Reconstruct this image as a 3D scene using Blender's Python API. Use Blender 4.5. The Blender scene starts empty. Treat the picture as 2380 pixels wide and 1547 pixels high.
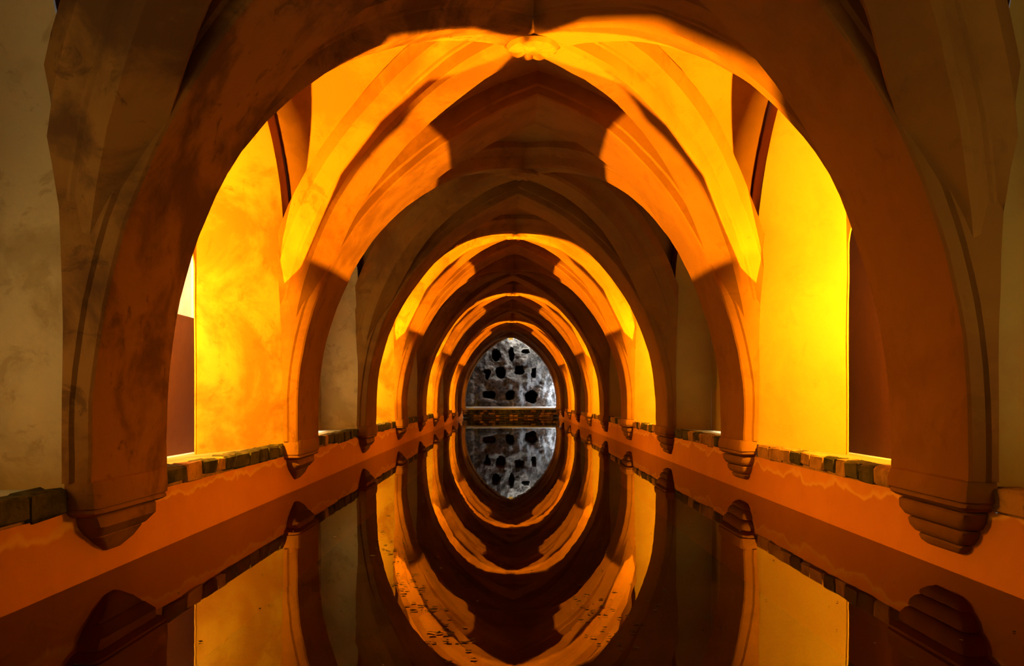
import bpy, math, random
from mathutils import Vector, noise
from mathutils.geometry import tessellate_polygon

C = bpy.context.scene.collection
random.seed(7)
sin, cos, pi, sqrt = math.sin, math.cos, math.pi, math.sqrt

# ------------------------------------------------------------------ camera, world, exposure
cam_d = bpy.data.cameras.new('camera')
cam_d.sensor_width = 36.0
cam_d.lens = 36.0 * 2000 / 2380
cam_d.shift_x = (1190 - 1182) / 2380
cam_d.shift_y = (925 - 773.5) / 2380
cam_d.clip_start = 0.05
cam = bpy.data.objects.new('camera', cam_d)
cam.location = (-0.10, 0.0, 0.82)
cam.rotation_euler = (pi / 2, 0, 0)
C.objects.link(cam)
bpy.context.scene.camera = cam

world = bpy.data.worlds.new('world')
bpy.context.scene.world = world
world.use_nodes = True
bg = world.node_tree.nodes['Background']
bg.inputs[0].default_value = (0.75, 0.85, 1.0, 1)
bg.inputs[1].default_value = 0.25

vs = bpy.context.scene.view_settings
vs.view_transform = 'Standard'
vs.look = 'None'
vs.exposure = 0.0
vs.gamma = 1.0
vs.use_curve_mapping = False

LAMP = (1.0, 0.39, 0.006)
WASH = (1.0, 0.42, 0.008)
DAY_WARM = (1.0, 0.84, 0.45)
DAY = (0.86, 0.92, 1.0)
OVER_W = 4000.0
WASH_W = 265.0
FILL_W = 19.0       # added soft fill for the lower walls, no known fixture
UP_W = 4600.0        # lamp throwing light up across the vault
WELL_W = 14.0       # daylight falling down a light shaft

# ------------------------------------------------------------------ layout (metres, water surface at z = 0)
W = 2.0                       # half width between the long walls
SP = 1.89                     # half span of the ribs at the springing
ZS = 0.67                     # springing height
SILL = 0.43
P = {-1: -3.06, 0: 0.52, 1: 4.10, 2: 7.68, 3: 11.25, 4: 14.83, 5: 18.41, 6: 21.98, 7: 25.56, 8: 29.14, 9: 32.72, 10: 35.72}
HB = {n: 2.60 for n in range(-1, 10)}
HB[1] = 2.56; HB[2] = 2.62; HB[3] = 2.61
HT = 2.72
RA = (HT * HT - SP * SP) / (2 * SP)       # centre offset of the pointed arches
RR = RA + SP
BAYS = range(-1, 10)
LIT = (1, 3, 5, 7, 9)


def lamp(name, kind, loc, rot_to, color, watts, size, spread=None, size_y=None):
    d = bpy.data.lights.new(name, kind)
    d.color = color
    d.energy = watts
    if kind == 'AREA':
        d.size = size
        if size_y:
            d.shape = 'RECTANGLE'
            d.size_y = size_y
        if spread:
            d.spread = spread
    o = bpy.data.objects.new(name, d)
    o.location = loc
    o.rotation_euler = Vector(rot_to).to_track_quat('-Z', 'Y').to_euler()
    C.objects.link(o)
    return o


# ------------------------------------------------------------------ materials
def new_mat(name):
    m = bpy.data.materials.new(name)
    m.use_nodes = True
    nt = m.node_tree
    return m, nt, nt.nodes['Principled BSDF']


def node(nt, t, **kw):
    n = nt.nodes.new(t)
    for k, v in kw.items():
        setattr(n, k, v)
    return n


def noise_tex(nt, vec, scale, detail=4, rough=0.55, dist=0.0):
    n = node(nt, 'ShaderNodeTexNoise')
    n.inputs['Scale'].default_value = scale
    n.inputs['Detail'].default_value = detail
    n.inputs['Roughness'].default_value = rough
    n.inputs['Distortion'].default_value = dist
    nt.links.new(vec, n.inputs['Vector'])
    return n.outputs['Fac']


def ramp(nt, fac, a, b):
    r = node(nt, 'ShaderNodeMapRange')
    r.interpolation_type = 'SMOOTHSTEP'
    r.inputs['From Min'].default_value = a
    r.inputs['From Max'].default_value = b
    nt.links.new(fac, r.inputs['Value'])
    return r.outputs['Result']


def mixc(nt, fac, a, b):
    m = node(nt, 'ShaderNodeMix', data_type='RGBA')
    nt.links.new(fac, m.inputs['Factor'])
    for v, k in ((a, 6), (b, 7)):
        if isinstance(v, tuple):
            m.inputs[k].default_value = (*v, 1)
        else:
            nt.links.new(v, m.inputs[k])
    return m.outputs[2]


def scaled(nt, fac, k):
    m = node(nt, 'ShaderNodeMath', operation='MULTIPLY')
    nt.links.new(fac, m.inputs[0])
    m.inputs[1].default_value = k
    return m.outputs[0]


def plaster(name, base, stain, amount, dark=(0.16, 0.07, 0.02), dark_amount=0.25, scale=1.0, rough=0.85, bump=0.25, left=None):
    m, nt, p = new_mat(name)
    pos = node(nt, 'ShaderNodeNewGeometry').outputs['Position']
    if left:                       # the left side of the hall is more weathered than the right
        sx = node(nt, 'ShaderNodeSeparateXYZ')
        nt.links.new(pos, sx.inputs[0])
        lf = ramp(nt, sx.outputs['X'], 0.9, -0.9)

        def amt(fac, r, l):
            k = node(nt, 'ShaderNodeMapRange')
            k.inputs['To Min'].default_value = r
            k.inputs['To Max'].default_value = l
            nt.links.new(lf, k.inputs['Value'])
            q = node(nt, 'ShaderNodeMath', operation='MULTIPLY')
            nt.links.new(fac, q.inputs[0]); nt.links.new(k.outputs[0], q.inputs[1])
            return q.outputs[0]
    else:
        amt = lambda fac, r, l: scaled(nt, fac, r)
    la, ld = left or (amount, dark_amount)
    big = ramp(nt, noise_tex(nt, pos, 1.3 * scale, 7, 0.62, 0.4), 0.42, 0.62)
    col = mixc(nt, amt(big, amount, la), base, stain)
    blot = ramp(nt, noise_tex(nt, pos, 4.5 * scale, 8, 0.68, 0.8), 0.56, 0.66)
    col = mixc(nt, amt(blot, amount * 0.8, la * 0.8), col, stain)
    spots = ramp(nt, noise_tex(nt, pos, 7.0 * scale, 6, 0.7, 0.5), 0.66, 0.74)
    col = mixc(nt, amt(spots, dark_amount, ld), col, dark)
    nt.links.new(col, p.inputs['Base Color'])
    p.inputs['Roughness'].default_value = rough
    p.inputs['Specular IOR Level'].default_value = 0.15
    b = node(nt, 'ShaderNodeBump')
    b.inputs['Strength'].default_value = bump
    b.inputs['Distance'].default_value = 0.02
    nt.links.new(noise_tex(nt, pos, 9 * scale, 6, 0.6), b.inputs['Height'])
    nt.links.new(b.outputs['Normal'], p.inputs['Normal'])
    return m


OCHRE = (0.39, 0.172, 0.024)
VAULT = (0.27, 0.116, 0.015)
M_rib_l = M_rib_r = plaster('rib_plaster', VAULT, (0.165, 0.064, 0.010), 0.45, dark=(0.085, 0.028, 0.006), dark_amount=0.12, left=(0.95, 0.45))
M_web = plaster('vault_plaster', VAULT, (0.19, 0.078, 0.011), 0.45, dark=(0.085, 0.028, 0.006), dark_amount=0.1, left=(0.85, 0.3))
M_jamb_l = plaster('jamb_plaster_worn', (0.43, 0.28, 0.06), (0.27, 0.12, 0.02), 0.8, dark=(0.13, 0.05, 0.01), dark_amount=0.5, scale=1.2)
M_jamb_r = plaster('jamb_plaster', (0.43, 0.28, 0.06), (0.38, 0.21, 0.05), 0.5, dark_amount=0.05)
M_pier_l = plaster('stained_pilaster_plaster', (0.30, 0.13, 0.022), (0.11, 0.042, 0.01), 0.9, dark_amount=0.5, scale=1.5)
M_jamb_pale = plaster('bare_pale_plaster', (0.60, 0.43, 0.18), (0.36, 0.23, 0.075), 0.7, dark_amount=0.35, scale=1.3)
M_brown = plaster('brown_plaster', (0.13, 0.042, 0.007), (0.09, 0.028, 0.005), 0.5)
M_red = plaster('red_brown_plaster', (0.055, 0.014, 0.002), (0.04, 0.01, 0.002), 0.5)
M_white = plaster('whitewash', (0.82, 0.80, 0.76), (0.62, 0.56, 0.5), 0.5, dark_amount=0.1, scale=3)
M_sill = plaster('sill_paving', (0.60, 0.64, 0.70), (0.48, 0.48, 0.48), 0.4, dark_amount=0.15, scale=2)
M_stone_dark = plaster('dark_mossy_stone', (0.10, 0.085, 0.05), (0.03, 0.03, 0.018), 0.9, dark=(0.01, 0.01, 0.008), dark_amount=0.8, scale=4, bump=0.6)
M_stone_pale = plaster('pale_rendered_stone', (0.5, 0.27, 0.09), (0.22, 0.12, 0.05), 0.8, dark=(0.03, 0.025, 0.015), dark_amount=0.7, scale=4, bump=0.6)


def tank_wall_material():
    """Damp red-orange render of the tank wall with a wavering tide line."""
    m, nt, p = new_mat('damp_tank_plaster')
    g = node(nt, 'ShaderNodeNewGeometry').outputs['Position']
    sep = node(nt, 'ShaderNodeSeparateXYZ')
    nt.links.new(g, sep.inputs[0])
    big = ramp(nt, noise_tex(nt, g, 1.5, 6, 0.6, 0.5), 0.4, 0.65)
    col = mixc(nt, scaled(nt, big, 0.5), (0.80, 0.33, 0.05), (0.64, 0.23, 0.035))
    w = node(nt, 'ShaderNodeMath', operation='MULTIPLY_ADD')
    nt.links.new(noise_tex(nt, g, 2.6, 3, 0.5), w.inputs[0])
    w.inputs[1].default_value = 0.30
    nt.links.new(sep.outputs['Z'], w.inputs[2])
    band = node(nt, 'ShaderNodeMath', operation='SUBTRACT')
    nt.links.new(w.outputs[0], band.inputs[0])
    band.inputs[1].default_value = 0.40
    up = ramp(nt, band.outputs[0], 0.0, 0.02)
    dn = ramp(nt, band.outputs[0], 0.012, 0.05)
    e = node(nt, 'ShaderNodeMath', operation='SUBTRACT')
    nt.links.new(up, e.inputs[0]); nt.links.new(dn, e.inputs[1])
    col = mixc(nt, scaled(nt, e.outputs[0], 0.95), col, (0.85, 0.47, 0.11))
    low = node(nt, 'ShaderNodeMath', operation='SUBTRACT', use_clamp=True)
    low.inputs[0].default_value = 1.0
    nt.links.new(up, low.inputs[1])
    col = mixc(nt, scaled(nt, low.outputs[0], 0.45), col, (0.52, 0.165, 0.026))
    # the upper wall, above the sill, is the ochre plaster of the rest
    top = ramp(nt, sep.outputs['Z'], 0.38, 0.5)
    up_col = mixc(nt, scaled(nt, big, 0.5), OCHRE, (0.3, 0.13, 0.03))
    col = mixc(nt, top, col, up_col)
    nt.links.new(col, p.inputs['Base Color'])
    p.inputs['Roughness'].default_value = 0.8
    p.inputs['Specular IOR Level'].default_value = 0.2
    b = node(nt, 'ShaderNodeBump')
    b.inputs['Strength'].default_value = 0.25
    b.inputs['Distance'].default_value = 0.02
    nt.links.new(noise_tex(nt, g, 8, 6, 0.6), b.inputs['Height'])
    nt.links.new(b.outputs['Normal'], p.inputs['Normal'])
    return m


M_wall = tank_wall_material()


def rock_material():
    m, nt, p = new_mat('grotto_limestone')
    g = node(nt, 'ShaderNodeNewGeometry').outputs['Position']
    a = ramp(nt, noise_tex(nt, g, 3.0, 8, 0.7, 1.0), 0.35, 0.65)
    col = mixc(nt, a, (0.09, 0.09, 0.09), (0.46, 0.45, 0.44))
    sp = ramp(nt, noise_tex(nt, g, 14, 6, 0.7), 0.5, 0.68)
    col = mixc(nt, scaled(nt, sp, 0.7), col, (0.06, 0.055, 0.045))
    nt.links.new(col, p.inputs['Base Color'])
    p.inputs['Roughness'].default_value = 0.8
    b = node(nt, 'ShaderNodeBump')
    b.inputs['Strength'].default_value = 0.8
    b.inputs['Distance'].default_value = 0.06
    nt.links.new(noise_tex(nt, g, 11, 8, 0.65, 0.5), b.inputs['Height'])
    nt.links.new(b.outputs['Normal'], p.inputs['Normal'])
    return m


M_rock = rock_material()
M_hollow = plaster('shaded_hollow_rock', (0.02, 0.018, 0.016), (0.01, 0.01, 0.01), 0.5, scale=4)  # shade of the deep hollows, put into the rock colour


def water_material():
    m, nt, p = new_mat('still_dark_water')
    nt.nodes.remove(p)
    out = nt.nodes['Material Output']
    g = node(nt, 'ShaderNodeNewGeometry').outputs['Position']
    mp = node(nt, 'ShaderNodeMapping')
    mp.inputs['Scale'].default_value = (1.0, 0.35, 1.0)
    nt.links.new(g, mp.inputs['Vector'])
    b = node(nt, 'ShaderNodeBump')
    b.inputs['Strength'].default_value = 0.035
    b.inputs['Distance'].default_value = 0.02
    nt.links.new(noise_tex(nt, mp.outputs[0], 3.0, 3, 0.5), b.inputs['Height'])
    fr = node(nt, 'ShaderNodeFresnel')
    fr.inputs['IOR'].default_value = 1.33
    nt.links.new(b.outputs['Normal'], fr.inputs['Normal'])
    gl = node(nt, 'ShaderNodeBsdfGlossy')
    gl.inputs['Roughness'].default_value = 0.012
    nt.links.new(b.outputs['Normal'], gl.inputs['Normal'])
    tr = node(nt, 'ShaderNodeBsdfTransparent')
    tr.inputs['Color'].default_value = (0.55, 0.40, 0.22, 1)
    mx = node(nt, 'ShaderNodeMixShader')
    nt.links.new(fr.outputs[0], mx.inputs[0])
    nt.links.new(tr.outputs[0], mx.inputs[1])
    nt.links.new(gl.outputs[0], mx.inputs[2])
    nt.links.new(mx.outputs[0], out.inputs['Surface'])
    return m


M_water = water_material()
M_mud = plaster('tank_mud', (0.06, 0.035, 0.015), (0.03, 0.02, 0.01), 0.6)


def flat(name, col, rough=0.6, metal=0.0):
    m, nt, p = new_mat(name)
    pos = node(nt, 'ShaderNodeNewGeometry').outputs['Position']
    f = noise_tex(nt, pos, 20, 3)
    nt.links.new(mixc(nt, scaled(nt, f, 0.5), col, tuple(c * 0.6 for c in col)), p.inputs['Base Color'])
    p.inputs['Roughness'].default_value = rough
    p.inputs['Metallic'].default_value = metal
    return m


M_lamp = flat('pale_painted_metal', (0.85, 0.7, 0.35), 0.45)
_p = M_lamp.node_tree.nodes['Principled BSDF']
_p.inputs['Emission Color'].default_value = (1.0, 0.55, 0.08, 1)
_p.inputs['Emission Strength'].default_value = 0.7
M_black = flat('black_enamel', (0.012, 0.012, 0.012), 0.6)
M_leaf = flat('floating_leaf', (0.012, 0.006, 0.003), 0.7)
M_dust = flat('floating_dust', (0.30, 0.2, 0.1), 0.8)


# ------------------------------------------------------------------ mesh helpers
def wob(v, amp, f=1.7):
    n = noise.noise_vector(Vector(v) * f)
    n2 = noise.noise_vector(Vector(v) * f * 4.3)
    return (v[0] + amp * (n.x + 0.35 * n2.x), v[1] + amp * (n.y + 0.35 * n2.y), v[2] + amp * (n.z + 0.35 * n2.z))


XO = [(-9, .05), (4.1, .06), (5.9, .065), (7.68, .17), (9.46, .06), (11.25, .02), (14, 0), (99, 0)]


def crown_shift(v):
    """The old vault is not quite true: its crown wanders off the middle line."""
    for (a, p), (b, q) in zip(XO, XO[1:]):
        if a <= v[1] < b:
            k = p + (q - p) * (v[1] - a) / (b - a)
            t = min(1, max(0, (v[2] - 1.4) / 1.7))
            e = max(0, 1 - (abs(v[0]) / 1.95) ** 3)
            return (v[0] + k * t * t * e, v[1], v[2])
    return v


def mk(name, verts, faces, mat, parent=None, smooth=40, amp=0.0, loc=None, warp=False):
    """One mesh object from world-space vertices; its origin is its parent's (or LOC)."""
    if warp:
        verts = [crown_shift(v) for v in verts]
    if amp:
        verts = [wob(v, amp) for v in verts]
    o0 = Vector(parent['at']) if parent is not None else Vector(loc or (0, 0, 0))
    me = bpy.data.meshes.new(name)
    me.from_pydata([tuple(Vector(v) - o0) for v in verts], [], faces)
    me.materials.append(mat)
    me.validate()
    if smooth:
        me.polygons.foreach_set('use_smooth', [True] * len(me.polygons))
        me.set_sharp_from_angle(angle=math.radians(smooth))
    o = bpy.data.objects.new(name, me)
    C.objects.link(o)
    if parent is not None:
        o.parent = parent
        base = parent.get('base', parent['at'])
        o['at'] = parent['at']
    else:
        o.location = o0
        o['at'] = tuple(o0)
    return o


def thing(name, label, cat, loc, group=None, kind=None):
    o = bpy.data.objects.new(name, None)
    o.empty_display_size = 0.2
    o.location = loc
    o['at'] = tuple(loc)
    C.objects.link(o)
    tag(o, label, cat, group, kind)
    return o


def tag(o, label=None, cat=None, group=None, kind=None):
    if label: o['label'] = label
    if cat: o['category'] = cat
    if group: o['group'] = group
    if kind: o['kind'] = kind


def grid_faces(nr, nc, off=0, closed=False, flip=False):
    f = []
    for r in range(nr - 1):
        for c in range(nc if closed else nc - 1):
            d = (c + 1) % nc
            q = (off + r * nc + c, off + r * nc + d, off + (r + 1) * nc + d, off + (r + 1) * nc + c)
            f.append(q[::-1] if flip else q)
    return f


def box(x0, x1, y0, y1, z0, z1):
    v = [(x, y, z) for x in (x0, x1) for y in (y0, y1) for z in (z0, z1)]
    f = [(0, 1, 3, 2), (4, 6, 7, 5), (0, 4, 5, 1), (2, 3, 7, 6), (0, 2, 6, 4), (1, 5, 7, 3)]
    return v, f


def chamfer_block(x0, x1, y0, y1, z0, z1, c, jit=0.0):
    """A rough stone: a box with cut edges and slightly moved corners, 24 vertices."""
    v, f = [], []
    rng = random.random
    rings = [(z0, c), (z0 + c, 0), (z1 - c, 0), (z1, c)]
    for z, inset in rings:
        a, b, d, e = x0 + inset, x1 - inset, y0 + inset, y1 - inset
        pts = [(a + c, d), (b - c, d), (b, d + c), (b, e - c), (b - c, e), (a + c, e), (a, e - c), (a, d + c)]
        for x, y in pts:
            v.append((x + (rng() - .5) * jit, y + (rng() - .5) * jit, z + (rng() - .5) * jit))
    f = grid_faces(4, 8, closed=True)
    f.append(tuple(range(7, -1, -1)))
    f.append(tuple(range(24, 32)))
    return v, f


# ------------------------------------------------------------------ structure: tank floor and water
def vaultbay(n):
    y0, y1 = P[n], P[n + 1]
    return y0, y1, (y0 + y1) / 2, (y1 - y0) / 2


v, f = box(-2.1, 2.1, -3.2, 36.4, -0.95, -0.80)
fl = mk('floor', v, f, M_mud, smooth=0)
tag(fl, 'dark muddy bottom of the flooded tank under the water', None, None, 'structure')
ny = 80
v = [(x, -3.1 + 39.2 * i / ny, 0.0) for i in range(ny + 1) for x in (-2.0, 2.0)]
water = mk('water', v, grid_faces(ny + 1, 2), M_water, smooth=0)
tag(water, 'still mirror-like dark water filling the long vaulted tank', None, None, 'structure')


# ------------------------------------------------------------------ walls
HO = lambda h: h - 0.39                       # half width of a wall opening
OSPR = 2.0
OH = 1.30                     # rise of the opening's arch


def opening_curve(hw, z0, zspr, zap, na=20, nv=7):
    """(v, z) from the far bottom up over the arch to the near bottom."""
    pts = [(hw, z0 + (zspr - z0) * k / nv) for k in range(nv)]
    pts += [(hw * cos(pi * k / na), zspr + (zap - zspr) * sin(pi * k / na)) for k in range(na + 1)]
    pts += [(-hw, zspr - (zspr - z0) * k / nv) for k in range(1, nv + 1)]
    return pts


def long_wall(side, name, label):
    v, f = [], []

    def quad(a, b, c, d):
        k = len(v)
        v.extend([a, b, c, d])
        f.append((k, k + 1, k + 2, k + 3) if side > 0 else (k + 3, k + 2, k + 1, k))
    X = side * W
    ys = [-3.1 + 39.1 * i / 60 for i in range(61)]
    for a, b in zip(ys, ys[1:]):
        for z0, z1 in ((-0.8, 0.0), (0.0, 0.2), (0.2, SILL - 0.105)):
            quad((X, a, z0), (X, a, z1), (X, b, z1), (X, b, z0))
    for n in BAYS:
        y0, y1, c, h = vaultbay(n)
        ho = HO(h)
        for a, b in ((y0, c - ho), (c + ho, y1)):
            quad((X, a, SILL - 0.105), (X, a, 4.4), (X, b, 4.4), (X, b, SILL - 0.105))
        pts = [(ho * cos(pi * k / 20), OSPR + OH * sin(pi * k / 20)) for k in range(21)]
        for (va, zA), (vb, zB) in zip(pts, pts[1:]):
            quad((X, c + vb, zB), (X, c + vb, 4.4), (X, c + va, 4.4), (X, c + va, zA))
    o = mk(name, v, f, M_wall, smooth=0)
    tag(o, label, None, None, 'structure')
    return o


wall_l = long_wall(-1, 'wall_left', 'orange plastered left wall of the tank with a pale tide line')
wall_r = long_wall(1, 'wall_right', 'orange plastered right wall of the tank with a wavy tide line')
v, f = box(-2.2, 2.2, -3.3, -3.1, -0.8, 4.4)
wb = mk('wall_back', v, f, M_wall, smooth=0)
tag(wb, 'plastered end wall behind the viewing place', None, None, 'structure')

ORD = ['nearest', 'second', 'third', 'fourth', 'fifth', 'sixth', 'seventh', 'eighth', 'ninth', 'tenth', 'eleventh']


# aperture of an added beam mask, cut to shape the vault shadows, as (along / across, up / across) slopes of the beam
ACROSS = {-1: [(-.03, .42), (.115, .62), (.257, .80), (.45, .98), (.56, .75), (.56, .36), (1.2, .37), (1.22, .83),
               (.75, .85), (.58, 1.10), (.48, 1.2), (.257, 1.01), (.115, .83), (-.03, .57)],
          1: [(.09, .58), (.257, .80), (.45, .98), (.56, .75), (.56, .36), (1.2, .37), (1.22, .83),
              (.75, .85), (.58, 1.10), (.48, 1.2), (.257, 1.01), (.09, .78)]}
OVER = [(.40, 1.05), (.58, 1.15), (.89, 1.46), (1.35, 1.72), (2.1, 2.0), (4.0, 2.15), (5.5, 2.6), (5.5, 3.3), (0.3, 3.3)]


def beam_mask(side, lx, ly, lz, aperture, parent):
    g = 0.05
    xf = lx - side * g
    a = [(ly + g * y, lz + g * z) for y, z in aperture]
    y0, y1, z0, z1 = ly - .05, max(y for y, z in a) + .02, lz - .05, max(z for y, z in a) + .02
    o = [(y0, z0), (y1, z0), (y1, z1), (y0, z1)]
    v = [(xf, y, z) for y, z in o + a] + [(xf + side * .10, y, z) for y, z in o]
    f = [tuple(t) for t in tessellate_polygon([[Vector((y, z, 0)) for y, z in o], [Vector((y, z, 0)) for y, z in a]])]
    k = 4 + len(a)
    f += [(i, (i + 1) % 4, k + (i + 1) % 4, k + i) for i in range(4)] + [(k, k + 1, k + 2, k + 3)]
    mk('beam_mask_box', v, f, M_black, parent, smooth=0)


def niche(n, side, idx):
    """The deep window niche of one bay: jambs, back, sill, sill stones and the light shaft behind."""
    y0, y1, c, h = vaultbay(n)
    lit = n in LIT
    ho = HO(h)
    X = side * W
    sname = 'left' if side < 0 else 'right'
    win = thing('window_%d' % idx, None, None, (X, c, SILL), None, 'structure')
    if lit:
        XB, hb, zspr_b, za_b = side * 2.5, 0.73, 2.35, 3.05
        hh, zsp_h, za_h = hb - 0.02, (1.80 if side < 0 else 1.95), (2.15 if side < 0 else 2.35)
        zb = 0.375
        win['label'] = 'tall %s wall niche glowing yellow from a hidden lamp, %s lit bay from the viewer' % (sname, ORD[(n - 1) // 2])
    else:
        XB, hb, zspr_b, za_b = side * 2.46, ho * 0.985, 2.0, 2.0 + OH * 0.98
        hh, zsp_h, za_h = 0.75, 1.1, 1.55
        zb = 0.42
        win['label'] = 'dim %s wall niche in greyish daylight, %s unlit bay from the viewer' % (sname, ORD[max(n, 0) // 2])
    jm = M_jamb_pale if not lit and side < 0 else (M_jamb_l if side < 0 else M_jamb_r)
    I = opening_curve(ho, SILL, OSPR, OSPR + OH)
    O = opening_curve(hb, zb, zspr_b, za_b)
    H = opening_curve(hh, zb, zsp_h, za_h)
    if lit:                      # the near jamb runs almost square through the wall
        O = [(a * 1.80 if a < 0 else a, z) for a, z in O]
    nc = len(I)
    rows = []
    for s in (0, .33, .66, 1):
        rows += [(X + (XB - X) * s, c + a[0] + (b[0] - a[0]) * s, a[1] + (b[1] - a[1]) * s) for a, b in zip(I, O)]
    mk('jamb', rows, grid_faces(4, nc, flip=side < 0), jm, win, amp=0.012)
    rows = [(XB, c + a, z) for a, z in O] + [(XB, c + a, z) for a, z in H] + [(XB + side * 0.01, c + a, z) for a, z in H]
    mk('back_wall', rows, grid_faces(3, nc, flip=side < 0), jm, win, smooth=30, amp=0.008)
    # the sill, running out under the window into the shaft
    xe = XB + side * 0.14
    rows = []
    for s in (0, .5, 1):
        hy = ho + ((1.31 if lit else hb) - ho) * s
        for k in range(7):
            rows.append((X + (xe - X) * s, c - hy + 2 * hy * k / 6, SILL + (zb - SILL) * s))
    mk('window_sill', rows, grid_faces(3, 7, flip=side > 0), jm if lit else M_sill, win, smooth=0)
    # edge stones along the front of the sill
    if n <= 5:
        y = c - ho - 0.03
        k = 0
        while y < c + ho - 0.05:
            L = random.uniform(0.13, 0.34)
            e = min(y + L, c + ho + 0.03)
            pr = random.uniform(0.004, 0.016)
            zb0 = SILL - random.uniform(0.085, 0.115)
            xs = sorted((X - side * pr, X + side * 0.10))
            v, f = chamfer_block(xs[0], xs[1], y + 0.006, e - 0.004, zb0, SILL + 0.002 + random.uniform(0, 0.006), 0.012, 0.014)
            dark = random.random() < (0.75 if side < 0 else 0.55)
            mk('sill_stone', v, f, M_stone_dark if dark else M_stone_pale, win, smooth=35)
            y = e
            k += 1
    # backing behind the stones
    v, f = box(min(X + side * .02, X + side * .12), max(X + side * .02, X + side * .12), c - ho - .02, c + ho + .02, SILL - .13, SILL - .012)
    mk('sill_bedding', v, f, M_stone_pale, win, smooth=0)
    # light shaft outside the window
    xa, xw = XB + side * 0.01, XB + side * 0.62
    ya, yb = (c - 1.2, c + 2.3) if lit else (c - 1.1, c + 1.1)
    q = lambda a, b, d, e: [a, b, d, e]
    if lit:
        zt = 1.50 if side < 0 else 2.40
        xk = XB + side * 0.27
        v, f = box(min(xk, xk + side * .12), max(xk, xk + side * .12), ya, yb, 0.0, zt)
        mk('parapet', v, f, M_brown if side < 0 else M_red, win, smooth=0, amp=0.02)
    v = [(xw, ya, 0), (xw, ya, 4.3), (xw, yb, 4.3), (xw, yb, 0)]
    mk('shaft_wall', v, [(0, 1, 2, 3)], M_white if lit else jm, win, smooth=0)
    for yy in (ya, yb):
        mk('shaft_end', [(xa, yy, 0), (xa, yy, 4.3), (xw, yy, 4.3), (xw, yy, 0)], [(0, 1, 2, 3)], M_white if lit else jm, win, smooth=0)
    mk('shaft_inner_wall', [(xa, ya, za_h - .02), (xa, ya, 4.3), (xa, yb, 4.3), (xa, yb, za_h - .02)], [(0, 1, 2, 3)], M_white if lit else jm, win, smooth=0)
    mk('shaft_side', [(xa, c + hh, 0), (xa, c + hh, 4.3), (xa, yb, 4.3), (xa, yb, 0)], [(0, 1, 2, 3)], M_white if lit else jm, win, smooth=0)
    mk('shaft_side', [(xa, ya, 0), (xa, ya, 4.3), (xa, c - hh, 4.3), (xa, c - hh, 0)], [(0, 1, 2, 3)], M_white if lit else jm, win, smooth=0)
    mk('shaft_floor', [(xa - side * .02, ya, zb - .01), (xw, ya, zb - .01), (xw, yb, zb - .01), (xa - side * .02, yb, zb - .01)], [(0, 1, 2, 3)], M_sill, win, smooth=0)
    day = WELL_W * ((10.0 if side < 0 else 2.0) if lit else {0: 85.0, 2: 110.0 if side < 0 else 40.0}.get(n, 12.0))
    lamp('shaft_daylight', 'AREA', (XB + side * 0.36, (ya + yb) / 2, 4.25), (0, 0, -1), DAY if lit else DAY_WARM, day, 0.45, None, yb - ya - .1)
    if lit:
        # lamps behind the near jamb, in unseen boxes added to mask their beams
        lx, ly, lz = X + side * 0.34, c - 1.12, 0.54
        lamp('jamb_floodlight', 'AREA', (side * 2.27, c - 1.10, 1.72), (side * 0.12, 0.98, -0.05), WASH, WASH_W * (0.15 if n == 9 else 1.0), 0.06, math.radians(140))
        v, f = box(min(side * 2.195, side * 2.20), max(side * 2.195, side * 2.20), c - 1.14, c - 0.70, 1.46, 2.40)
        mk('light_flag', v, f, M_black, win, smooth=0)  # unseen panel added to keep the jamb lamp off the vault
        lamp('niche_fill', 'AREA', (side * 2.44, c - .15, 1.15), (-side, 0.0, -0.42), LAMP, FILL_W * (1.7 if side < 0 else 1.0), 0.5, math.radians(98), 0.3)  # fill lamp added to brighten the lower walls opposite
        if n < 9:
            for ap, dx, dz, w in ((ACROSS[side], .30, .08, UP_W), (OVER, .42, .20, OVER_W)):
                lamp('vault_floodlight', 'POINT', (X + side * dx, ly, SILL + dz), (0, 0, -1), LAMP, w * (1.0 if n < 5 else 0.72), 0).data.shadow_soft_size = 0.0005
                beam_mask(side, X + side * dx, ly, SILL + dz, ap, win)
    return win


idx = 1
for n in BAYS:
    for side in (-1, 1):
        niche(n, side, idx)
        idx += 1

# ------------------------------------------------------------------ ceiling: one rib vault per bay
RING = [(-.42, .30), (-.42, .085), (-.40, .07), (-.40, .012), (-.388, 0), (.388, 0), (.40, .012), (.40, .07), (.42, .085), (.42, .30)]
RIB = [(-.27, .32), (-.27, .19), (-.185, .135), (-.178, .118), (-.16, .11), (-.145, .03), (-.12, 0),
       (.12, 0), (.145, .03), (.16, .11), (.178, .118), (.185, .135), (.27, .19), (.27, .32)]
TH_PIL = math.radians(11)


def arch_x(rad, th):
    return min(rad * cos(th) - RA, W + 0.035)


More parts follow.
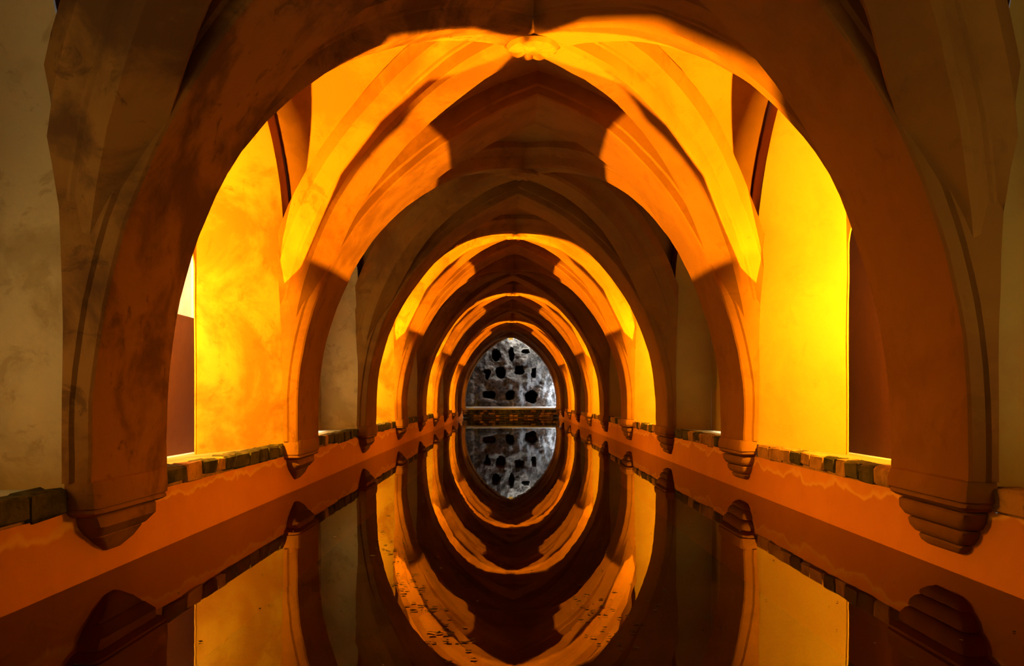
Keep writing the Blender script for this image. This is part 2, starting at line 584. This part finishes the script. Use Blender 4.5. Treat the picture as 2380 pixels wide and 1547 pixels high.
def vault(n):
    y0, y1, c, h = vaultbay(n)
    vh = h - 0.10
    hb = HB[n] + 0.20
    lit = n in LIT
    near = ['overhead', 'first', 'second', 'third', 'fourth', 'fifth', 'sixth', 'seventh', 'eighth', 'ninth', 'tenth'][n + 1] if n > -1 else 'rearmost'
    top = thing('ceiling', '%s rib vault bay of orange plaster, %s, counted away from the viewer' % (near, 'lamp-lit' if lit else 'in shade'), None, (0, c, ZS + hb), None, 'structure')
    Hd = lambda t: ZS + hb * sqrt(max(0, 1 - t * t))
    Ht = lambda x: ZS + sqrt(max(0, (RR + .2) ** 2 - (abs(x) + RA) ** 2))
    Hw = lambda t: 2.05 + 1.40 * sqrt(max(0, 1 - t * t))
    NT, NS = 40, 8
    ts = [sin(pi / 2 * (-1 + 2 * k / NT)) for k in range(NT + 1)]
    for d in (-1, 1):
        v = []
        for t in ts:
            a = (2.0 * t, c + d * vh * abs(t), Hd(t))
            b = (2.0 * t, c + d * vh, Ht(2.0 * t))
            for k in range(NS + 1):
                s = k / NS
                v.append((a[0], a[1] + (b[1] - a[1]) * s, a[2] + (b[2] - a[2]) * s + 0.03 * sin(pi * s) * (1 - abs(t))))
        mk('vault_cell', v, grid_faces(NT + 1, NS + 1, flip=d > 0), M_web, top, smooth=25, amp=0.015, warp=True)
        v = []
        for t in ts:
            a = (d * 2.0 * abs(t), c + vh * t, Hd(t))
            b = (d * 2.0, c + vh * t, Hw(t))
            for k in range(NS + 1):
                s = k / NS
                v.append((a[0] + (b[0] - a[0]) * s, a[1], a[2] + (b[2] - a[2]) * s + 0.03 * sin(pi * s) * (1 - abs(t))))
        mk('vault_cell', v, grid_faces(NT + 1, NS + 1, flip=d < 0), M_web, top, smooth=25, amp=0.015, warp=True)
    # diagonal ribs
    for sx in (-1, 1):
        for sy in (-1, 1):
            cx, cy = sx * (SP + 0.035), (y1 - .27 if sy > 0 else y0 + .27) - c
            L = math.hypot(cx, cy)
            ux, uy = cx / L, cy / L
            px, py = -uy, ux
            hbn = HB[n]
            path = [(L, ZS - 0.34 + 0.34 * k / 3, 0.0) for k in range(3)]
            NR = 34
            v = []
            for k in range(3 + NR + 1):
                if k < 3:
                    r, z, nr, nz = L, 0.47 + (ZS - 0.47) * k / 3, 1.0, 0.0
                else:
                    th = (pi / 2) * (k - 3) / NR
                    r, z = L * cos(th), ZS + hbn * sin(th)
                    nr, nz = cos(th) / L, sin(th) / hbn
                    q = math.hypot(nr, nz)
                    nr, nz = nr / q, nz / q
                g = min(1.0, max(0.0, (k - 3) / 12)) if k >= 3 else 0.0
                g = g * g * (3 - 2 * g)
                for s, o in RIB:
                    rr = r + nr * (o + 0.03 * (1 - g))
                    s *= 0.45 + 0.55 * g
                    v.append((max(-2.02, min(2.02, ux * rr + px * s)), c + uy * rr + py * s, z + nz * o))
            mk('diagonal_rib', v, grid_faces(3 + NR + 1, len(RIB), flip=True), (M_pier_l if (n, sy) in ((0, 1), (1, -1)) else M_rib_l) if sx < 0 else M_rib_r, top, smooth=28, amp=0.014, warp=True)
    # carved boss where the ribs cross: a disc with petals round a button
    zc = ZS + HB[n] - 0.034
    v, f = [], []
    NP = 10
    N = NP * 8
    rr = [(0.0, -.030), (.035, -.030), (.050, -.012), (.060, -.008)]
    rings = [(.02, .028), (.045, .026), (.06, .008)]
    for r, dz in rings:
        v += [(r * cos(2 * pi * k / N), c + r * sin(2 * pi * k / N), zc - .5 * dz) for k in range(N)]
    for r, dz in ((.075, .012), (.11, .03), (.145, .026), (.165, .004)):
        for k in range(N):
            a = 2 * pi * k / N
            pet = abs(cos(a * NP / 2))
            v.append((r * (0.93 + .07 * pet) * cos(a), c + r * (0.93 + .07 * pet) * sin(a), zc - .45 * dz * (pet ** 0.7) + .006 * (1 - pet)))
    v += [(.178 * cos(2 * pi * k / N), c + .178 * sin(2 * pi * k / N), zc + .03) for k in range(N)]
    f = grid_faces(8, N, closed=True)
    f.append(tuple(range(N)))
    mk('boss', v, f, M_rib_l, top, smooth=35, warp=True)
    return top


for n in BAYS:
    vault(n)

# ------------------------------------------------------------------ transverse arches
for n in range(-1, 11):
    name = 'transverse_arch'
    which = {-1: 'rearmost', 0: 'overhead'}.get(n) or ORD[n - 1]
    t = thing(name, '%s broad pointed orange arch spanning the water, counted from the viewer' % which, 'arch', (0, P[n], ZS), 'transverse arches between the vault bays', 'structure')
    for side in (-1, 1):
        v = []
        NA = 26
        for k in range(NA + 1):
            for s, o in RING:
                rad = RR + o
                tm = math.acos(RA / rad)
                th = TH_PIL + (tm - TH_PIL) * k / NA
                v.append((side * min(arch_x(rad, th), W + 0.006 + 0.006 * min(k, 5)), P[n] + s, ZS + rad * sin(th)))
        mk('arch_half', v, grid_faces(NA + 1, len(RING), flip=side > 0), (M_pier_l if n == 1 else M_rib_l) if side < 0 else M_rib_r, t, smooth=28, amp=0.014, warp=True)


# ------------------------------------------------------------------ pilasters with their corbels
def course(side, y, z1, z0, hw1, hw0, d1, d0, bulge=0.012, jit=0.0, skew=0.0):
    """A moulded corbel course: rounded block, tapering from z1 (hw1, d1) down to z0 (hw0, d0)."""
    v = []
    zs = [z1, z1 - 0.008, (z1 + z0) / 2, z0 + 0.008, z0]
    for i, z in enumerate(zs):
        t = (z1 - z) / (z1 - z0)
        hw = hw1 + (hw0 - hw1) * t
        d = d1 + (d0 - d1) * t
        k = (-0.012, 0.0, bulge, 0.0, -0.016)[i]
        hw += k; d += k
        cr = min(0.05, d * 0.4)
        prof = [(-hw, -0.004), (-hw, d - cr), (-hw + cr * .35, d - cr * .3), (-hw + cr, d), (hw - cr, d), (hw - cr * .35, d - cr * .3), (hw, d - cr), (hw, -0.004)]
        for s, o in prof:
            v.append((side * (W - o), y + s, z + skew * s))
    f = grid_faces(5, 8, closed=True, flip=side < 0)
    f.append(tuple(range(8)) if side > 0 else tuple(range(7, -1, -1)))
    f.append(tuple(range(39, 31, -1)) if side > 0 else tuple(range(32, 40)))
    return v, f


def pilaster(n, side):
    sname = 'left' if side < 0 else 'right'
    if n == 1 and side < 0:
        label = 'nearest left pilaster, heavily blotched plaster on a corbel like an upturned pyramid'
    elif n == 1:
        label = 'nearest right pilaster, smooth brown plaster on a stepped corbel of stacked courses'
    elif n < 1:
        label = 'plaster pilaster on the %s wall beside the viewer%s' % (sname, '' if n == 0 else ', against the end wall')
    elif n == 10:
        label = 'last %s pilaster, at the grotto end of the tank' % sname
    else:
        label = '%s %s pilaster counted from the viewer, orange plaster shaft on a corbel' % (ORD[n - 1], sname)
    t = thing('pilaster', label, 'pilaster', (side * 1.9, P[n], 0.2), 'pilasters along the tank walls')
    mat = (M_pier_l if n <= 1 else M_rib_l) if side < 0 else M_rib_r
    v = []
    rows = [0.46, 0.53, 0.60, ZS]
    for z in rows:
        for s, o in RING:
            v.append((side * min(SP + o, W + 0.006), P[n] + s, z))
    for k in range(1, 5):
        th = TH_PIL * k / 4
        for s, o in RING:
            rad = RR + o
            tm = math.acos(RA / rad)
            v.append((side * min(arch_x(rad, th), W + 0.006), P[n] + s, ZS + rad * sin(th)))
    mk('shaft', v, grid_faces(len(rows) + 4, len(RING), flip=side > 0), mat, t, smooth=28, amp=0.014, warp=True)
    y = P[n]
    if side < 0:
        specs = [(.465, .335, .405, .41, .125, .13, .004, 0.0), (.338, .30, .41, .37, .13, .11, .010, 0.0),
                 (.302, .195, .33, .24, .105, .075, .02, 0.0), (.20, .10, .24, .05, .07, .02, .01, 0.0)]
    else:
        specs = [(.465, .362, .40, .415, .125, .14, .006, .012), (.366, .322, .41, .36, .135, .11, .010, .02),
                 (.316, .232, .34, .29, .115, .09, .010, .03), (.226, .155, .28, .22, .09, .065, .008, .035), (.15, .10, .22, .14, .06, .03, .008, .035)]
    for z1, z0, a, b, d1, d0, bu, sk in specs:
        v, f = course(side, y, z1, z0, a, b, d1, d0, bu, 0, 0)
        mk('corbel_course', v, f, mat, t, smooth=35, amp=0.008)


for n in range(0, 11):
    for side in (-1, 1):
        pilaster(n, side)

lamp('entrance_daylight', 'AREA', (0.2, -2.9, 2.2), (0, 1, -.1), (1.0, 0.74, 0.36), 7.0, 3.0, None, 1.6)

# ------------------------------------------------------------------ grotto at the end
GY = 37.0


def gp(px, py):
    """A spot on the grotto face from measured picture offsets, in metres."""
    return ((px - 1182) * GY / 2000 - 0.10, 0.82 + (925 - py) * GY / 2000)


holes = [(1152, 824, 10, 13, .35), (1189, 822, 6, 16, .2), (1222, 816, 9, 5, .3), (1132, 869, 7, 11, .1), (1163.5, 865, 11.5, 14, .05),
         (1208, 859, 10.5, 10.5, .1), (1241, 866, 7, 10, .2), (1136, 917, 14.5, 9.5, .15), (1186, 918, 10.5, 10, .2), (1235, 921, 14, 15, .15)]
bumps = [(1185, 882, 14, 16, .16), (1185, 905, 7, 14, .14), (1163, 900, 8, 22, .14), (1206, 905, 8, 24, .12), (1180, 850, 12, 8, .12),
         (1222, 868, 8, 7, .12), (1094, 930, 8, 14, .25), (1270, 930, 6, 8, .22), (1215, 840, 16, 8, .10), (1150, 885, 16, 7, .12),
         (1225, 890, 14, 10, .12), (1120, 905, 8, 16, .1), (1255, 905, 8, 18, .1), (1170, 840, 10, 6, .08), (1205, 930, 8, 8, .16), (1170, 932, 9, 6, .15)]
gr = thing('grotto', 'grey limestone grotto wall with dark hollows at the far end', 'grotto', (0, GY, 0.4))
NX, NZ = 190, 150
v, deep = [], []
for j in range(NZ + 1):
    for i in range(NX + 1):
        x = -2.3 + 4.6 * i / NX
        z = 0.30 + 3.5 * j / NZ
        pxp, pyp = 1182 + (x + .10) * 2000 / GY, 925 - (z - .82) * 2000 / GY
        q = Vector((x * 1.6, z * 1.6, 3.1))
        d = 0.20 * noise.fractal(q, 1.0, 2.0, 4) + 0.05 * noise.fractal(q * 3.1, 1.0, 2.0, 3) + 0.10 * noise.noise(Vector((x * 6.5, z * 1.2, 5.0))) * min(1, max(0, (2.2 - z) / .8))
        for a, b, ra, rb, dd in bumps:
            e = ((pxp - a) / ra) ** 2 + ((pyp - b) / rb) ** 2
            if e < 6:
                d += 1.5 * dd * math.exp(-e)
        y = GY - d
        wx, wz = noise.fractal(Vector((x * 4, z * 4, 0)), 1, 2, 3) * 3.6, noise.fractal(Vector((x * 4, z * 4, 9)), 1, 2, 3) * 3.6
        hole = 0
        for a, b, ra, rb, soft in holes:
            e = (abs((pxp + wx - a) / ra)) ** 2.6 + (abs((pyp + wz - b) / rb)) ** 2.6
            hole = max(hole, min(1, max(0, (1.15 - e) / 0.35)))
        y += 1.4 * hole
        deep.append(hole)
        v.append((x, y, z))
rf = mk('rock_face', v, grid_faces(NZ + 1, NX + 1, flip=True), M_rock, gr, smooth=50)
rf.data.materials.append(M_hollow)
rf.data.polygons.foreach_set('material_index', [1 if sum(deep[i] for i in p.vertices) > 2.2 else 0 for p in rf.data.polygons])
# fallen log-like stone and rounded lumps at the foot
def lump(name, x, z, y, rx, rz, ry, tilt, parent):
    vv = []
    for j in range(9):
        ph = pi * j / 8
        for i in range(14):
            th = 2 * pi * i / 14
            a, b, c2 = rx * cos(ph), ry * sin(ph) * cos(th), rz * sin(ph) * sin(th)
            k = 1 + 0.18 * noise.noise(Vector((x * 7 + a * 6, b * 6, c2 * 6)))
            a, b, c2 = a * k, b * k, c2 * k
            vv.append((x + a * cos(tilt) - c2 * sin(tilt), y + b, z + a * sin(tilt) + c2 * cos(tilt)))
    mk(name, vv, grid_faces(9, 14, closed=True), M_rock, parent, smooth=60)


for px, py, rx, rz, tilt in ((1138, 930, .34, .075, -.22), (1093, 932, .13, .2, 1.4), (1269, 929, .09, .12, 1.2), (1176, 934, .16, .06, -.2), (1205, 931, .12, .1, .6)):
    x, z = gp(px, py)
    lump('fallen_rock', x, z, GY - .22, rx, rz, .1, tilt, gr)
v = [(x, y, z) for x in [-2.0 + 4.0 * k / 24 for k in range(25)] for y, z in ((36.42, .30), (36.42, .37), (36.54, .455), (37.15, .475))]
mk('ledge', v, grid_faces(25, 4), M_white, gr, smooth=0, amp=0.006)
# enclosing grotto cave sides and roof, open to the day at the upper right
v = [(-2.3, 36.4, 0), (-2.3, 39, 0), (-2.3, 39, 4.4), (-2.3, 36.4, 4.4)]
mk('side_rock', v, [(0, 1, 2, 3)], M_rock, gr, smooth=0)
v = [(-2.3, 38.9, 0), (2.6, 38.9, 0), (2.6, 38.9, 4.4), (-2.3, 38.9, 4.4)]
mk('rear_rock', v, [(0, 1, 2, 3)], M_rock, gr, smooth=0)
lamp('grotto_daylight', 'AREA', (0.6, 36.6, 4.2), (-0.05, 0.3, -1), (1.0, 0.93, 0.80), 100, 0.5, None, 2.8)
lamp('grotto_side_daylight', 'AREA', (2.25, 36.55, 1.2), (-1, 0.3, -.3), DAY, 30, 0.25, None, 1.2)

# rubble foot of the end wall, stone by stone
we = thing('wall_end', 'low rubble wall at the foot of the grotto', None, (0, 36.2, 0), None, 'structure')
v, f = box(-2.0, 2.0, 36.25, 36.42, -0.8, 0.40)
mk('core', v, f, M_stone_pale, we, smooth=0)
for r in range(3):
    x = -2.0 + random.uniform(-.05, 0)
    while x < 2.0:
        L = random.uniform(.12, .32)
        z0 = 0.02 + r * .105
        v, f = chamfer_block(x + .008, x + L - .008, 36.19 - random.uniform(0, .03), 36.3, z0 + random.uniform(0, .015), z0 + .098, .02, .03)
        mk('rubble_stone', v, f, M_stone_dark if random.random() < .55 else M_stone_pale, we, smooth=40)
        x += L
v, f = chamfer_block(-2.0, 2.0, 36.16, 36.42, .335, .42, .015, .004)
mk('coping', v, f, M_sill, we, smooth=30)

# hanging lamp at the crown of the last arch
hl = thing('hanging_lamp', 'small pale yellow lamp hanging from the crown of the last arch', 'lamp', (-0.02, 35.4, 3.30))
bx_, bz_ = -0.01, 3.27
v, f = chamfer_block(bx_ - .09, bx_ + .09, 35.34, 35.46, bz_ - .05, bz_ + .05, .012)
mk('lamp_head', v, f, M_lamp, hl, smooth=30)
v = [(bx_ + .012 * cos(2 * pi * i / 10), 35.4 + .012 * sin(2 * pi * i / 10), z) for z in (bz_ + .045, bz_ + .17) for i in range(10)]
mk('stem', v, grid_faces(2, 10, closed=True), M_lamp, hl)

# floating specks on the water
v, f, mi = [], [], []
def speck(x, y, s, m):
    k = len(v)
    a = random.random() * pi
    for i in range(6):
        t = a + 2 * pi * i / 6
        r = s * (0.5 + random.random() * .6)
        v.append((x + r * cos(t), y + .6 * r * sin(t), .002 + .004 * random.random()))
    f.append(tuple(range(k, k + 6))); mi.append(m)


def water_xy(px, py):
    Y = .82 * 2000 / (py - 925)
    return (px - 1182) * Y / 2000 - .10, Y


for _ in range(90):
    t = random.random()
    x, y = water_xy(900 + 180 * t ** 1.4 + random.gauss(0, 22), 1230 + 300 * t + random.gauss(0, 25))
    speck(x, y, random.uniform(.006, .020), 0)
for _ in range(60):
    x, y = water_xy(random.gauss(1410, 50), random.gauss(1440, 40))
    speck(x, y, random.uniform(.005, .016), 0)
for _ in range(150):
    x, y = random.uniform(-1.6, 1.7), random.uniform(2.6, 7.0)
    speck(x, y, random.uniform(.003, .009), random.choice((0, 0, 1)))
sp = mk('floating_specks', v, f, M_leaf, smooth=0, loc=(0, 0, 0))
sp.data.materials.append(M_dust)
sp.data.polygons.foreach_set('material_index', mi)
tag(sp, 'tiny dark leaf specks and dust floating on the still water', 'debris', None, 'stuff')
